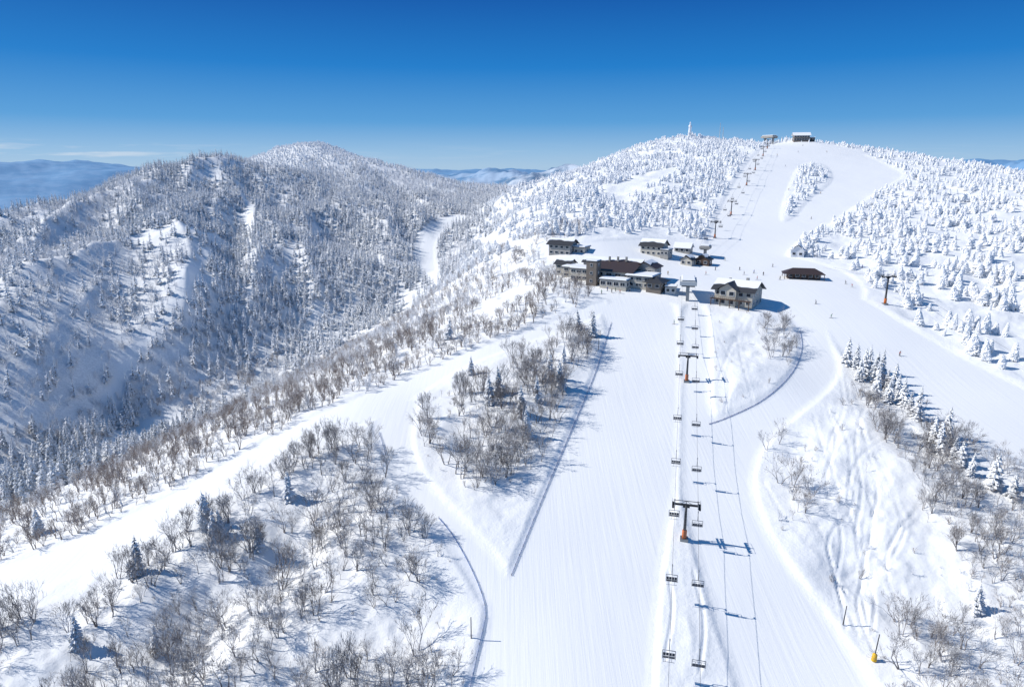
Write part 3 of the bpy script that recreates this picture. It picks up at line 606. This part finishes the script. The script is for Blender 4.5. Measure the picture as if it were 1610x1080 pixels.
# ------------------------------------------------------------------ buildings
def add_window(e,x,y,z,w,h,face,lit=None):
    key=(round(w,2),round(h,2))
    if key not in add_window.c:
        m=MB(); m.box(0,-.05,0,w,.16,h,1); m.box(-w/2-.05,-.08,0,.1,.22,h+.2,0); m.box(w/2+.05,-.08,0,.1,.22,h+.2,0); m.box(0,-.08,h/2+.05,w,.22,.1,0); m.box(0,-.1,-h/2-.06,w+.3,.3,.12,0)
        k=max(1,int(w/1.3))
        for q in range(1,k): m.box(-w/2+w*q/k,-.09,0,.08,.18,h,0)
        add_window.c[key]=m.mesh("window",[mwhite,mglass])
    obj("window",add_window.c[key],e,(x,y,z),face*math.pi/2)
add_window.c={}
def wing(e,cx,cy,w,d,h,wall,roofm,rtype,rh=2.5,ov=.8,rows=2,nf=4,ns=2,z0=0,ww=1.6,wh=1.3,snow=.0,found=7,faces=(0,1,3)):
    m=MB(); m.box(cx,cy,(h-found)/2+z0/2,w,d,h+found-z0); 
    if rtype=='gx' :
        m.add([(cx-w/2,cy-d/2,h),(cx-w/2,cy+d/2,h),(cx-w/2,cy,h+rh*.96)],[(0,2,1)]); m.add([(cx+w/2,cy-d/2,h),(cx+w/2,cy+d/2,h),(cx+w/2,cy,h+rh*.96)],[(0,1,2)])
    if rtype=='gy':
        m.add([(cx-w/2,cy-d/2,h),(cx+w/2,cy-d/2,h),(cx,cy-d/2,h+rh*.96)],[(0,1,2)]); m.add([(cx-w/2,cy+d/2,h),(cx+w/2,cy+d/2,h),(cx,cy+d/2,h+rh*.96)],[(0,2,1)])
    obj("wall",m.mesh("wall",[wall]),e)
    r=MB(); t=.3; W2,D2=w/2+ov,d/2+ov; zl=h-ov*rh/(min(w,d)/2)*.6
    def slab(r,top,mat=0,th=t):
        b=[(p[0],p[1],p[2]-th) for p in top]; k=len(top)
        r.add(list(top)+b,[tuple(range(k)),tuple(range(k,2*k))[::-1]]+[(i,k+i,k+(i+1)%k,(i+1)%k) for i in range(k)],mat)
    tops=[]
    if rtype=='gx': tops=[[(cx-W2,cy-D2,zl+t),(cx+W2,cy-D2,zl+t),(cx+W2,cy,h+rh+t),(cx-W2,cy,h+rh+t)],[(cx+W2,cy+D2,zl+t),(cx-W2,cy+D2,zl+t),(cx-W2,cy+.002,h+rh+t),(cx+W2,cy+.002,h+rh+t)]]
    elif rtype=='gy': tops=[[(cx-W2,cy+D2,zl+t),(cx-W2,cy-D2,zl+t),(cx,cy-D2,h+rh+t),(cx,cy+D2,h+rh+t)],[(cx+W2,cy-D2,zl+t),(cx+W2,cy+D2,zl+t),(cx+.002,cy+D2,h+rh+t),(cx+.002,cy-D2,h+rh+t)]]
    elif rtype=='hip':
        k=min(W2,D2); rx_=max(W2-k,.01); ry_=max(D2-k,.01)
        a,b,c,dd_=(cx-W2,cy-D2,zl+t),(cx+W2,cy-D2,zl+t),(cx+W2,cy+D2,zl+t),(cx-W2,cy+D2,zl+t)
        p,q=((cx-rx_,cy,h+rh+t),(cx+rx_,cy,h+rh+t)) if W2>=D2 else ((cx,cy-ry_,h+rh+t),(cx,cy+ry_,h+rh+t))
        if W2>=D2: r.add([a,b,c,dd_,p,q],[(0,1,5,4),(1,2,5),(2,3,4,5),(3,0,4),(3,2,1,0)])
        else: r.add([a,b,c,dd_,p,q],[(0,1,4),(1,2,5,4),(2,3,5),(3,0,4,5),(3,2,1,0)])
    elif rtype=='mono': tops=[[(cx-W2,cy-D2,h+t),(cx+W2,cy-D2,h+t),(cx+W2,cy+D2,h+rh+t),(cx-W2,cy+D2,h+rh+t)]]; m2=MB(); m2.box(cx,cy+d/2-.4,h+rh/2-.2,w-.1,.5,rh); obj("wall",m2.mesh("wall",[wall]),e)
    elif rtype=='flat': r.box(cx,cy,h+.15,w+2*ov,d+2*ov,.3)
    for tp in tops: slab(r,tp)
    obj("roof",r.mesh("roof",[roofm]),e)
    if snow>0:
        s=MB()
        if rtype=='flat': s.box(cx,cy,h+.3+snow/2+.003,w+2*ov-.2,d+2*ov-.2,snow,0,0,.94)
        else:
            for tp in tops[:2]:
                c0,c1,c2,c3=[Vector(p) for p in tp]
                k=14; top=[];bot=[]; e1=random.uniform(.4,.75) if rtype!='mono' else .82; ph=random.random()*6
                for i in range(k+1):
                    f=i/k; lo=c0.lerp(c1,f); up=c3.lerp(c2,f); e0=e1+.07*math.sin(f*7+ph)+.03*math.sin(f*19+ph); bot.append(lo.lerp(up,min(e0,.97))); top.append(up)
                vs=[p+Vector((0,0,.02)) for p in bot]+[p+Vector((0,0,snow+.02)) for p in bot]+[p+Vector((0,0,snow+.03)) for p in top]
                n1=k+1; fs=[]
                for i in range(k): fs+=[(i,i+1,n1+i+1,n1+i),(n1+i,n1+i+1,2*n1+i+1,2*n1+i)]
                s.add(vs,fs)
        if s.v: obj("roof_snow",s.mesh("roof_snow",[msn],False),e)
    fl=h/max(rows,1)
    for rI in range(rows):
        zc=fl*(rI+.55)
        if 0 in faces:
            for i in range(nf): add_window(e,cx-w/2+w*(i+.5)/nf,cy-d/2-.01,zc,ww,wh,0)
        for fc,sx_ in((1,1),(3,-1)):
            if fc in faces:
                for i in range(ns): add_window(e,cx+sx_*(w/2+.01),cy-d/2+d*(i+.5)/ns,zc,ww*.8,wh,fc)
def ent(name,px,rz,label,cat,z=None,dz=0,sc=1.):
    if isinstance(px,tuple) and len(px)==2: x,y=G([px])[0]
    else: x,y=px[0],px[1]
    e=obj(name,None,None,(x,y,Hs(x,y)+dz),math.radians(rz),label,cat,scale=(sc,sc,sc)); e.empty_display_size=2; return e
# main lodge
e=ent("ski_lodge",(938,447),-30,"large cream ski lodge with maroon roof, stepped wings and square tower","ski lodge",dz=0,sc=.86)
wing(e,8.5,11,21,16,7.2,mcream,mroofb,'mono',5.0,1.1,2,4,3,ww=3.2,wh=1.5,snow=.25)
wing(e,24,7,14,13,6.2,mcream,mroofd,'flat',0,.9,2,3,3,ww=3.0,wh=1.4,snow=.6)
wing(e,33,3,8,10,4.2,mtaupe,mroofd,'hip',1.9,1.8,1,2,2,ww=2,wh=1.6)
wing(e,22,20,12,11,9.0,mgrey,mroofb,'gy',2.8,1.,2,2,2,ww=2.2,wh=1.4,snow=.3)
wing(e,-12,12,14,11,6.8,mcream,mroofd,'flat',0,.6,2,4,2,ww=2.6,wh=1.3,snow=.6)
wing(e,-9,22,14,9,9.4,mgrey,mroofd,'gx',2.4,1.,1,3,2,ww=2.0,wh=1.3,snow=.3)
wing(e,-23,19,9,10,6.0,mcream,mroofd,'flat',0,.7,2,2,2,ww=2.6,wh=1.2,snow=.6)
wing(e,-31,25,9,9,6.6,mcream,mroofd,'gx',2.3,1.1,2,2,2,ww=2.4,wh=1.2,snow=.3)
wing(e,12,-2.5,15,8,4.2,mcream,mroofd,'flat',0,.5,1,4,2,ww=2.6,wh=1.9,snow=.6)
wing(e,-1.6,-1.2,6,6,13.0,mtaupe,mroofd,'flat',0,.3,3,1,1,ww=1.2,wh=1.4,snow=.4)
for i in range(3):
    m=MB(); m.box(1+i*5,15.5,12.4+.2*i,1,1,2.6); obj("chimney",m.mesh("chimney",[mgrey]),e)
e=ent("guest_house",(878,402),-30,"grey guest house with dark gabled roof behind the lodge","guest house",sc=.95)
wing(e,0,6,14,10,6.5,mgrey,mroofd,'gx',2.6,1.3,2,4,2,ww=2.0,wh=1.3,snow=.3)
wing(e,11,9,7,8,5.0,mcream,mroofd,'flat',0,.6,1,2,1,snow=.5)
e=ent("lodge_annex",(1022,402),-35,"dark roofed cream guest house behind the lodge","guest house",sc=.9)
wing(e,0,6,14,10,6.0,mcream,mroofd,'gx',3.4,1.2,2,4,3,snow=.3)
wing(e,9,4,5,7,4,mgrey,mroofd,'flat',0,.4,1,2,1,snow=.4)
e=ent("snow_hut",(1072,398),-30,"small hut with snow covered gable roof","hut"); wing(e,0,3,9,6,3.2,mgrey,msn,'gx',2.4,.8,1,3,1)
e=ent("snow_hut",(1079,417),-40,"small cream hut with snowy hip roof","hut"); wing(e,0,2,6.5,5,3.,mcream,mroofd,'gy',1.8,.6,1,2,1,snow=.5)
e=ent("snow_hut",(1104,417),-35,"small brown timber hut with snow on its roof","hut"); wing(e,0,2,7.5,5,3.2,mwood,mroofd,'gy',2.,.7,1,2,1,snow=.5)
e=ent("operator_hut",(1054,462),-15,"small light grey lift operator hut with glazed front","hut"); wing(e,0,1,4.6,4.4,3.2,mlight,mroofd,'flat',0,.5,1,2,1,snow=.4,ww=1.3)
# chalet
e=ent("chalet",(1152,481),-38,"three storey cream chalet with charcoal roof and front balcony","chalet",dz=0,sc=.92)
wing(e,0,6,18,13,7.6,mcream,mroofd,'gx',3.6,1.5,2,5,3,ww=1.9,wh=1.6,snow=.18)
wing(e,-2,2.2,8,10,8.0,mcream,mroofd,'gy',3.0,1.3,2,2,0,ww=2.2,wh=1.8,faces=(0,))
m=MB(); m.box(0,-3.6,3.4,19,2.2,.25); 
for i in range(20): m.box(-9.4+i*.99,-4.6,4.05,.08,.08,1.1)
m.box(0,-4.6,4.62,19,.12,.1)
for i in range(5): m.box(-9+i*4.5,-4.5,.4,.3,.3,5.8)
obj("balcony",m.mesh("balcony",[mwood]),e)
m=MB(); m.box(3,9,11.2,1.2,1.2,2.4); obj("chimney",m.mesh("chimney",[mgrey]),e)
m=MB(); m.box(-5,8,10.8,1.,1.,2); obj("chimney",m.mesh("chimney",[mgrey]),e)
# lift shed
e=ent("lift_shed",(1264,440),-14,"long low shed with dark brown hip roof on timber posts","shed")
wing(e,0,4,15,5,3.2,mwood,mroofb,'hip',1.7,2.2,1,5,1,ww=1.6,wh=1.2)
for i in range(6): 
    for yy in(-.4,8.4): m=MB(); m.box(-9+i*3.6,yy,.4,.25,.25,5.0); obj("post",m.mesh("post",[mwood]),e)
e=ent("white_hut",(1253,405),-25,"hut completely plastered with snow and rime","hut"); wing(e,0,3,7,6,4,mwhite,mwhite,'gy',2.6,.6,1,2,1,snow=.5)
# summit
def HP(px): return G([px])[0]
e=ent("summit_house",(1260,223),-12,"summit station building with snow covered roof and dark windows","building",dz=1)
wing(e,0,5,19,13,7,mtaupe,msn,'gx',3.5,1.4,2,6,2,snow=0,ww=2.4,wh=1.8); wing(e,12,4,8,8,4,mdark,msn,'flat',0,1,1,2,1,snow=.4)
x,y=HP((1084,217)); z=Hs(x,y)
e=obj("statue",None,None,(x,y,z+1),0,"tall white robed standing statue on a pedestal at the summit","statue")
m=MB(); m.lathe([(-4,3.6),(1.2,3.4),(1.4,2.6),(3.6,2.4),(3.8,2.9),(4.3,2.9)],12,jit=.03); obj("pedestal",m.mesh("pedestal",[mwhite]),e)
m=MB(); m.lathe([(4.3,2.3),(6,2.15),(9,1.9),(12,1.75),(13.6,2.0),(14.8,1.9),(15.6,1.2),(16.1,.62),(16.5,.72),(17.2,1.0),(18.0,.95),(18.7,.6),(19.3,.45),(19.8,.1)],16,jit=.03)
m.tube((-1.7,0,14.6),(-1.9,-.9,12.4),.6,.5,8); m.tube((-1.9,-.9,12.4),(-.2,-2.0,13.2),.5,.35,8); m.tube((1.7,0,14.6),(1.9,-.9,12.4),.6,.5,8); m.tube((1.9,-.9,12.4),(.2,-2.0,13.2),.5,.35,8)
obj("figure",m.mesh("figure",[msn],True),e)
for k,(px,hh_) in enumerate([((1131,220),23),((1136,221),17)]):
    x,y=HP(px); e=obj("antenna_mast",None,None,(x,y,Hs(x,y)),0,"thin rime coated radio mast on the summit","antenna","summit masts")
    m=MB(); m.tube((0,0,-1),(0,0,hh_),.42,.28,6); 
    for q in range(3): m.box(0,0,hh_*(.5+.2*q),1.6-.3*q,.25,.3)
    obj("mast",m.mesh("mast",[mlight]),e)
x,y=HP((1112,218)); e=obj("summit_wall",None,None,(x,y,Hs(x,y)),0,"low iced stone wall beside the statue","wall"); m=MB()
for i in range(9): m.box(-12+i*2.7,random.uniform(-.3,.3),1.2,2.9,1.6,3.0+random.uniform(-.5,1.2),0,random.uniform(-.1,.1),.9)
obj("wall",m.mesh("wall",[mrime]),e)
# ------------------------------------------------------------------ poles and nets
def padded_pole(px,h,lab,mat,tilt=0):
    x,y=HP(px); e=obj("padded_pole",None,None,(x,y,Hs(x,y)),0,lab,"pole"); e.rotation_euler=(0,tilt,0)
    m=MB(); m.lathe([(-1,.12),(h,.09)],8); obj("pole",m.mesh("pole",[mdark],True),e)
    if mat:
        m=MB(); m.lathe([(0,.42),(.1,.5),(1.5,.45),(1.75,.12)],10); obj("pad",m.mesh("pad",[mat],True),e)
padded_pole((1373,1042),6.0,"dark pole with yellow padded base in snow",myellow,.06)
padded_pole((1325,985),4.5,"bare dark marker pole standing in snow",None,.05)
padded_pole((741,1006),5.0,"dark marker pole beside the run",None)
padded_pole((941,552),5,"dark marker pole beside the run",None)
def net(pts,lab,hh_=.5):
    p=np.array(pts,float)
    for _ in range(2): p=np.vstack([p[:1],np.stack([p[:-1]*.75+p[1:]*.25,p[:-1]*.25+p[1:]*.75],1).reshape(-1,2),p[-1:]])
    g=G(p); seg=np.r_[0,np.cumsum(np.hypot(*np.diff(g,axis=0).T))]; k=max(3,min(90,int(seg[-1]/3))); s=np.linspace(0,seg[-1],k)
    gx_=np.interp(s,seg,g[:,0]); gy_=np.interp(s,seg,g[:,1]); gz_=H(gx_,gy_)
    e=obj("safety_net_fence",None,None,(gx_[0],gy_[0],gz_[0]),0,lab,"safety fence","shadow blue nets along the runs")
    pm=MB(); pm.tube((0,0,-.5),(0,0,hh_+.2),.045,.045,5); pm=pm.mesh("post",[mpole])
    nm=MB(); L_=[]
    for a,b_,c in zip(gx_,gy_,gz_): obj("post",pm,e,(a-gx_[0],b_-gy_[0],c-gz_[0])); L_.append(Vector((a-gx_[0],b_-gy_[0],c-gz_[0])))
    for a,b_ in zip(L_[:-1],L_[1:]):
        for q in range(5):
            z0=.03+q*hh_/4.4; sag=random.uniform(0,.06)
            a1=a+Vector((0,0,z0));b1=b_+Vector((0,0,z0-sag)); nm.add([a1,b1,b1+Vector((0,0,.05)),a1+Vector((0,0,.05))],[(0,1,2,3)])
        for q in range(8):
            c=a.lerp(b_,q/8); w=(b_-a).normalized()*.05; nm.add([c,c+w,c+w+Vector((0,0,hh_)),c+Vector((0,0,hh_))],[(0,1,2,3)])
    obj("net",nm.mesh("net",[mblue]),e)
net([(961,508),(935,592),(905,662),(862,762),(826,850),(804,905)],"safety net fence lining the main run, ledge shadow painted into its blue",.42)
net([(690,815),(712,840),(745,900),(767,960),(755,1010),(738,1085)],"safety net fence curving beside the run, ledge shadow painted into its blue",.42)
net([(596,680),(602,700),(606,715)],"short safety net fence at the bend, ledge shadow painted into its blue",.6)
net([(1258,520),(1263,550),(1245,592),(1200,632),(1140,660),(1115,668)],"safety net fence around the snowy knoll, ledge shadow painted into its blue",.35)
# ------------------------------------------------------------------ skiers
def skier_mesh(bend):
    vs=[(0,0,.92),(0,.04+bend*.12,1.2),(0,.05+bend*.22,1.42),(0,.07+bend*.26,1.52),(0,.1+bend*.3,1.66),(0,.1+bend*.3,1.78),
     (.2,.05+bend*.2,1.4),(.3,.02+bend*.2,1.12),(.27,.25+bend*.2,1.0),(-.2,.05+bend*.2,1.4),(-.3,.02+bend*.2,1.12),(-.27,.25+bend*.2,1.0),
     (.11,0,.88),(.13,.12+bend*.12,.5),(.13,-.02,.12),(.13,.16,.06),(-.11,0,.88),(-.13,.12+bend*.12,.5),(-.13,-.02,.12),(-.13,.16,.06)]
    ed=[(0,1),(1,2),(2,3),(3,4),(4,5),(2,6),(6,7),(7,8),(2,9),(9,10),(10,11),(0,12),(12,13),(13,14),(14,15),(0,16),(16,17),(17,18),(18,19)]
    rad=[.16,.15,.17,.07,.1,.09,.09,.07,.055,.09,.07,.055,.11,.085,.07,.06,.11,.085,.07,.06]
    me=bpy.data.meshes.new("skier"); me.from_pydata(vs,ed,[]); o=bpy.data.objects.new("tmp",me); COL.objects.link(o)
    md=o.modifiers.new("s","SKIN"); 
    for i,sv in enumerate(me.skin_vertices[0].data): sv.radius=(rad[i],rad[i]); sv.use_root=(i==0)
    o.modifiers.new("u","SUBSURF").levels=1
    dg=bpy.context.evaluated_depsgraph_get(); dg.update(); m2=bpy.data.meshes.new_from_object(o.evaluated_get(dg)); bpy.data.objects.remove(o); return m2
cols=[(.5,.04,.03),(.03,.08,.35),(.02,.02,.025),(.55,.30,.03),(.05,.25,.12),(.45,.45,.48)]
mj=[plain("jacket_cloth",c,.8) for c in cols]; mpant=plain("dark_trousers",(.03,.03,.04),.8); mskin=plain("skin",(.5,.32,.24),.6)
base_b=[skier_mesh(0.2),skier_mesh(1.0)]; bodies=[]
for bm_ in base_b:
    for j in mj:
        m=bm_.copy(); m.materials.clear(); 
        for q in(mpant,j,mskin): m.materials.append(q)
        for p in m.polygons: p.use_smooth=True; p.material_index=0 if p.center.z<.9 else (2 if p.center.z>1.5 else 1)
        bodies.append(m)
ski=MB(); ski.box(0,.05,.02,.09,1.6,.03); ski.add([(-.045,.85,.005),(.045,.85,.005),(.03,1.02,.1),(-.03,1.02,.1)],[(0,1,2,3)]); ski=ski.mesh("ski",[mdark])
spole=MB(); spole.tube((0,0,1.0),(0,-.35,.02),.012,.012,5); spole=spole.mesh("ski_pole",[mgal])
helm=MB(); helm.lathe([(-.02,.14),(.06,.15),(.13,.11),(.17,.03)],10); helm=helm.mesh("helmet",[mdark],True)
colname=["red","blue","black","orange","green","grey"]
ppl=[(955,457),(962,460),(968,458),(975,461),(983,455),(990,458),(998,452),(1005,450),(946,462),(1012,446),(1020,448),(1170,432),(1185,430),(1200,433),(1190,440),(1283,478),(1414,559),(1330,447),(1215,420),(1163,425),(1140,410),(1125,425),(1050,432),(1262,230),(1255,240),(1240,300),(1275,345),(1290,305),(1235,262),(1226,440),(1110,432),(1355,425),(1340,452),(1060,510),(1306,500),(1222,245),(1300,240)]
for i,p in enumerate(ppl):
    x,y=HP(p); z=Hs(x,y); k=random.randrange(6); b_=0 if p[1]>400 and p[0]<1230 else 1
    e=obj("person",None,None,(x,y,z+.03),random.random()*6.28,"skier in %s jacket and dark trousers standing on skis"%colname[k],"person","skiers on the slope")
    obj("body",bodies[b_*6+k],e); obj("helmet",helm,e,(0,.1+.3*(.2 if b_==0 else 1),1.72))
    for s in(-1,1): obj("ski",ski,e,(s*.13,0,0)); obj("ski_pole",spole,e,(s*.29,.25+.1*b_,.05))
# ------------------------------------------------------------------ light
EL=40.; sd=Vector((-1,.13)).normalized(); 
sun=bpy.data.lights.new("sun","SUN"); sun.energy=4.5; sun.angle=math.radians(.53); sun.color=(1,.955,.885)
so=bpy.data.objects.new("sun",sun); COL.objects.link(so)
tr=Vector((-sd.x*math.cos(math.radians(EL)),-sd.y*math.cos(math.radians(EL)),-math.sin(math.radians(EL)))); so.rotation_euler=tr.to_track_quat('-Z','Y').to_euler()
w=bpy.data.worlds.new("World"); scene.world=w; w.use_nodes=True; nt=w.node_tree; bg=nt.nodes["Background"]
sk=nt.nodes.new("ShaderNodeTexSky"); sk.sky_type='NISHITA'; sk.sun_disc=False; sk.sun_elevation=math.radians(EL); sk.sun_rotation=math.atan2(sd.x,sd.y)%(2*math.pi); sk.altitude=1700; sk.air_density=1.0; sk.dust_density=.3; sk.ozone_density=3
tc=nt.nodes.new("ShaderNodeTexCoord"); sp=nt.nodes.new("ShaderNodeSeparateXYZ"); nt.links.new(tc.outputs["Generated"],sp.inputs[0])
r=nt.nodes.new("ShaderNodeValToRGB"); nt.links.new(sp.outputs[2],r.inputs[0]); cr=r.color_ramp
cr.elements[0].position=0; cr.elements[0].color=(.38,.57,.78,1); cr.elements[1].position=1; cr.elements[1].color=(.035,.13,.33,1)
for p_,c_ in [(.02,(.29,.51,.77)),(.06,(.09,.34,.70)),(.13,(.006,.20,.60)),(.21,(.001,.105,.43)),(.45,(.014,.13,.37))]:
    q=cr.elements.new(p_); q.color=(*c_,1)
vm=nt.nodes.new("ShaderNodeVectorMath"); vm.operation='SCALE'; vm.inputs[3].default_value=10.; nt.links.new(r.outputs[0],vm.inputs[0])
mx=mixc(nt,.94,sk.outputs[0],vm.outputs[0])
mpp=N(nt,"ShaderNodeMapping"); mpp.inputs["Scale"].default_value=(6,6,75); nt.links.new(tc.outputs["Generated"],mpp.inputs["Vector"])
cn=noise(nt,mpp.outputs[0],1.8,6,.6)
band=math_(nt,'MULTIPLY',ramp(nt,sp.outputs[2],.006,.014),math_(nt,'SUBTRACT',1.,ramp(nt,sp.outputs[2],.018,.034)))
azm=ramp(nt,math_(nt,'MULTIPLY',sp.outputs[0],-1.),.35,.5)
cm=math_(nt,'MULTIPLY',math_(nt,'MULTIPLY',math_(nt,'MULTIPLY',ramp(nt,cn,.50,.66),band),math_(nt,'ADD',math_(nt,'MULTIPLY',azm,.85),.15)),.6)
mx=mixc(nt,cm,mx,(7.2,7.8,8.6))
nt.links.new(mx,bg.inputs[0]); bg.inputs[1].default_value=.1
scene.view_settings.view_transform='Standard'; scene.view_settings.look='None'; scene.view_settings.exposure=0
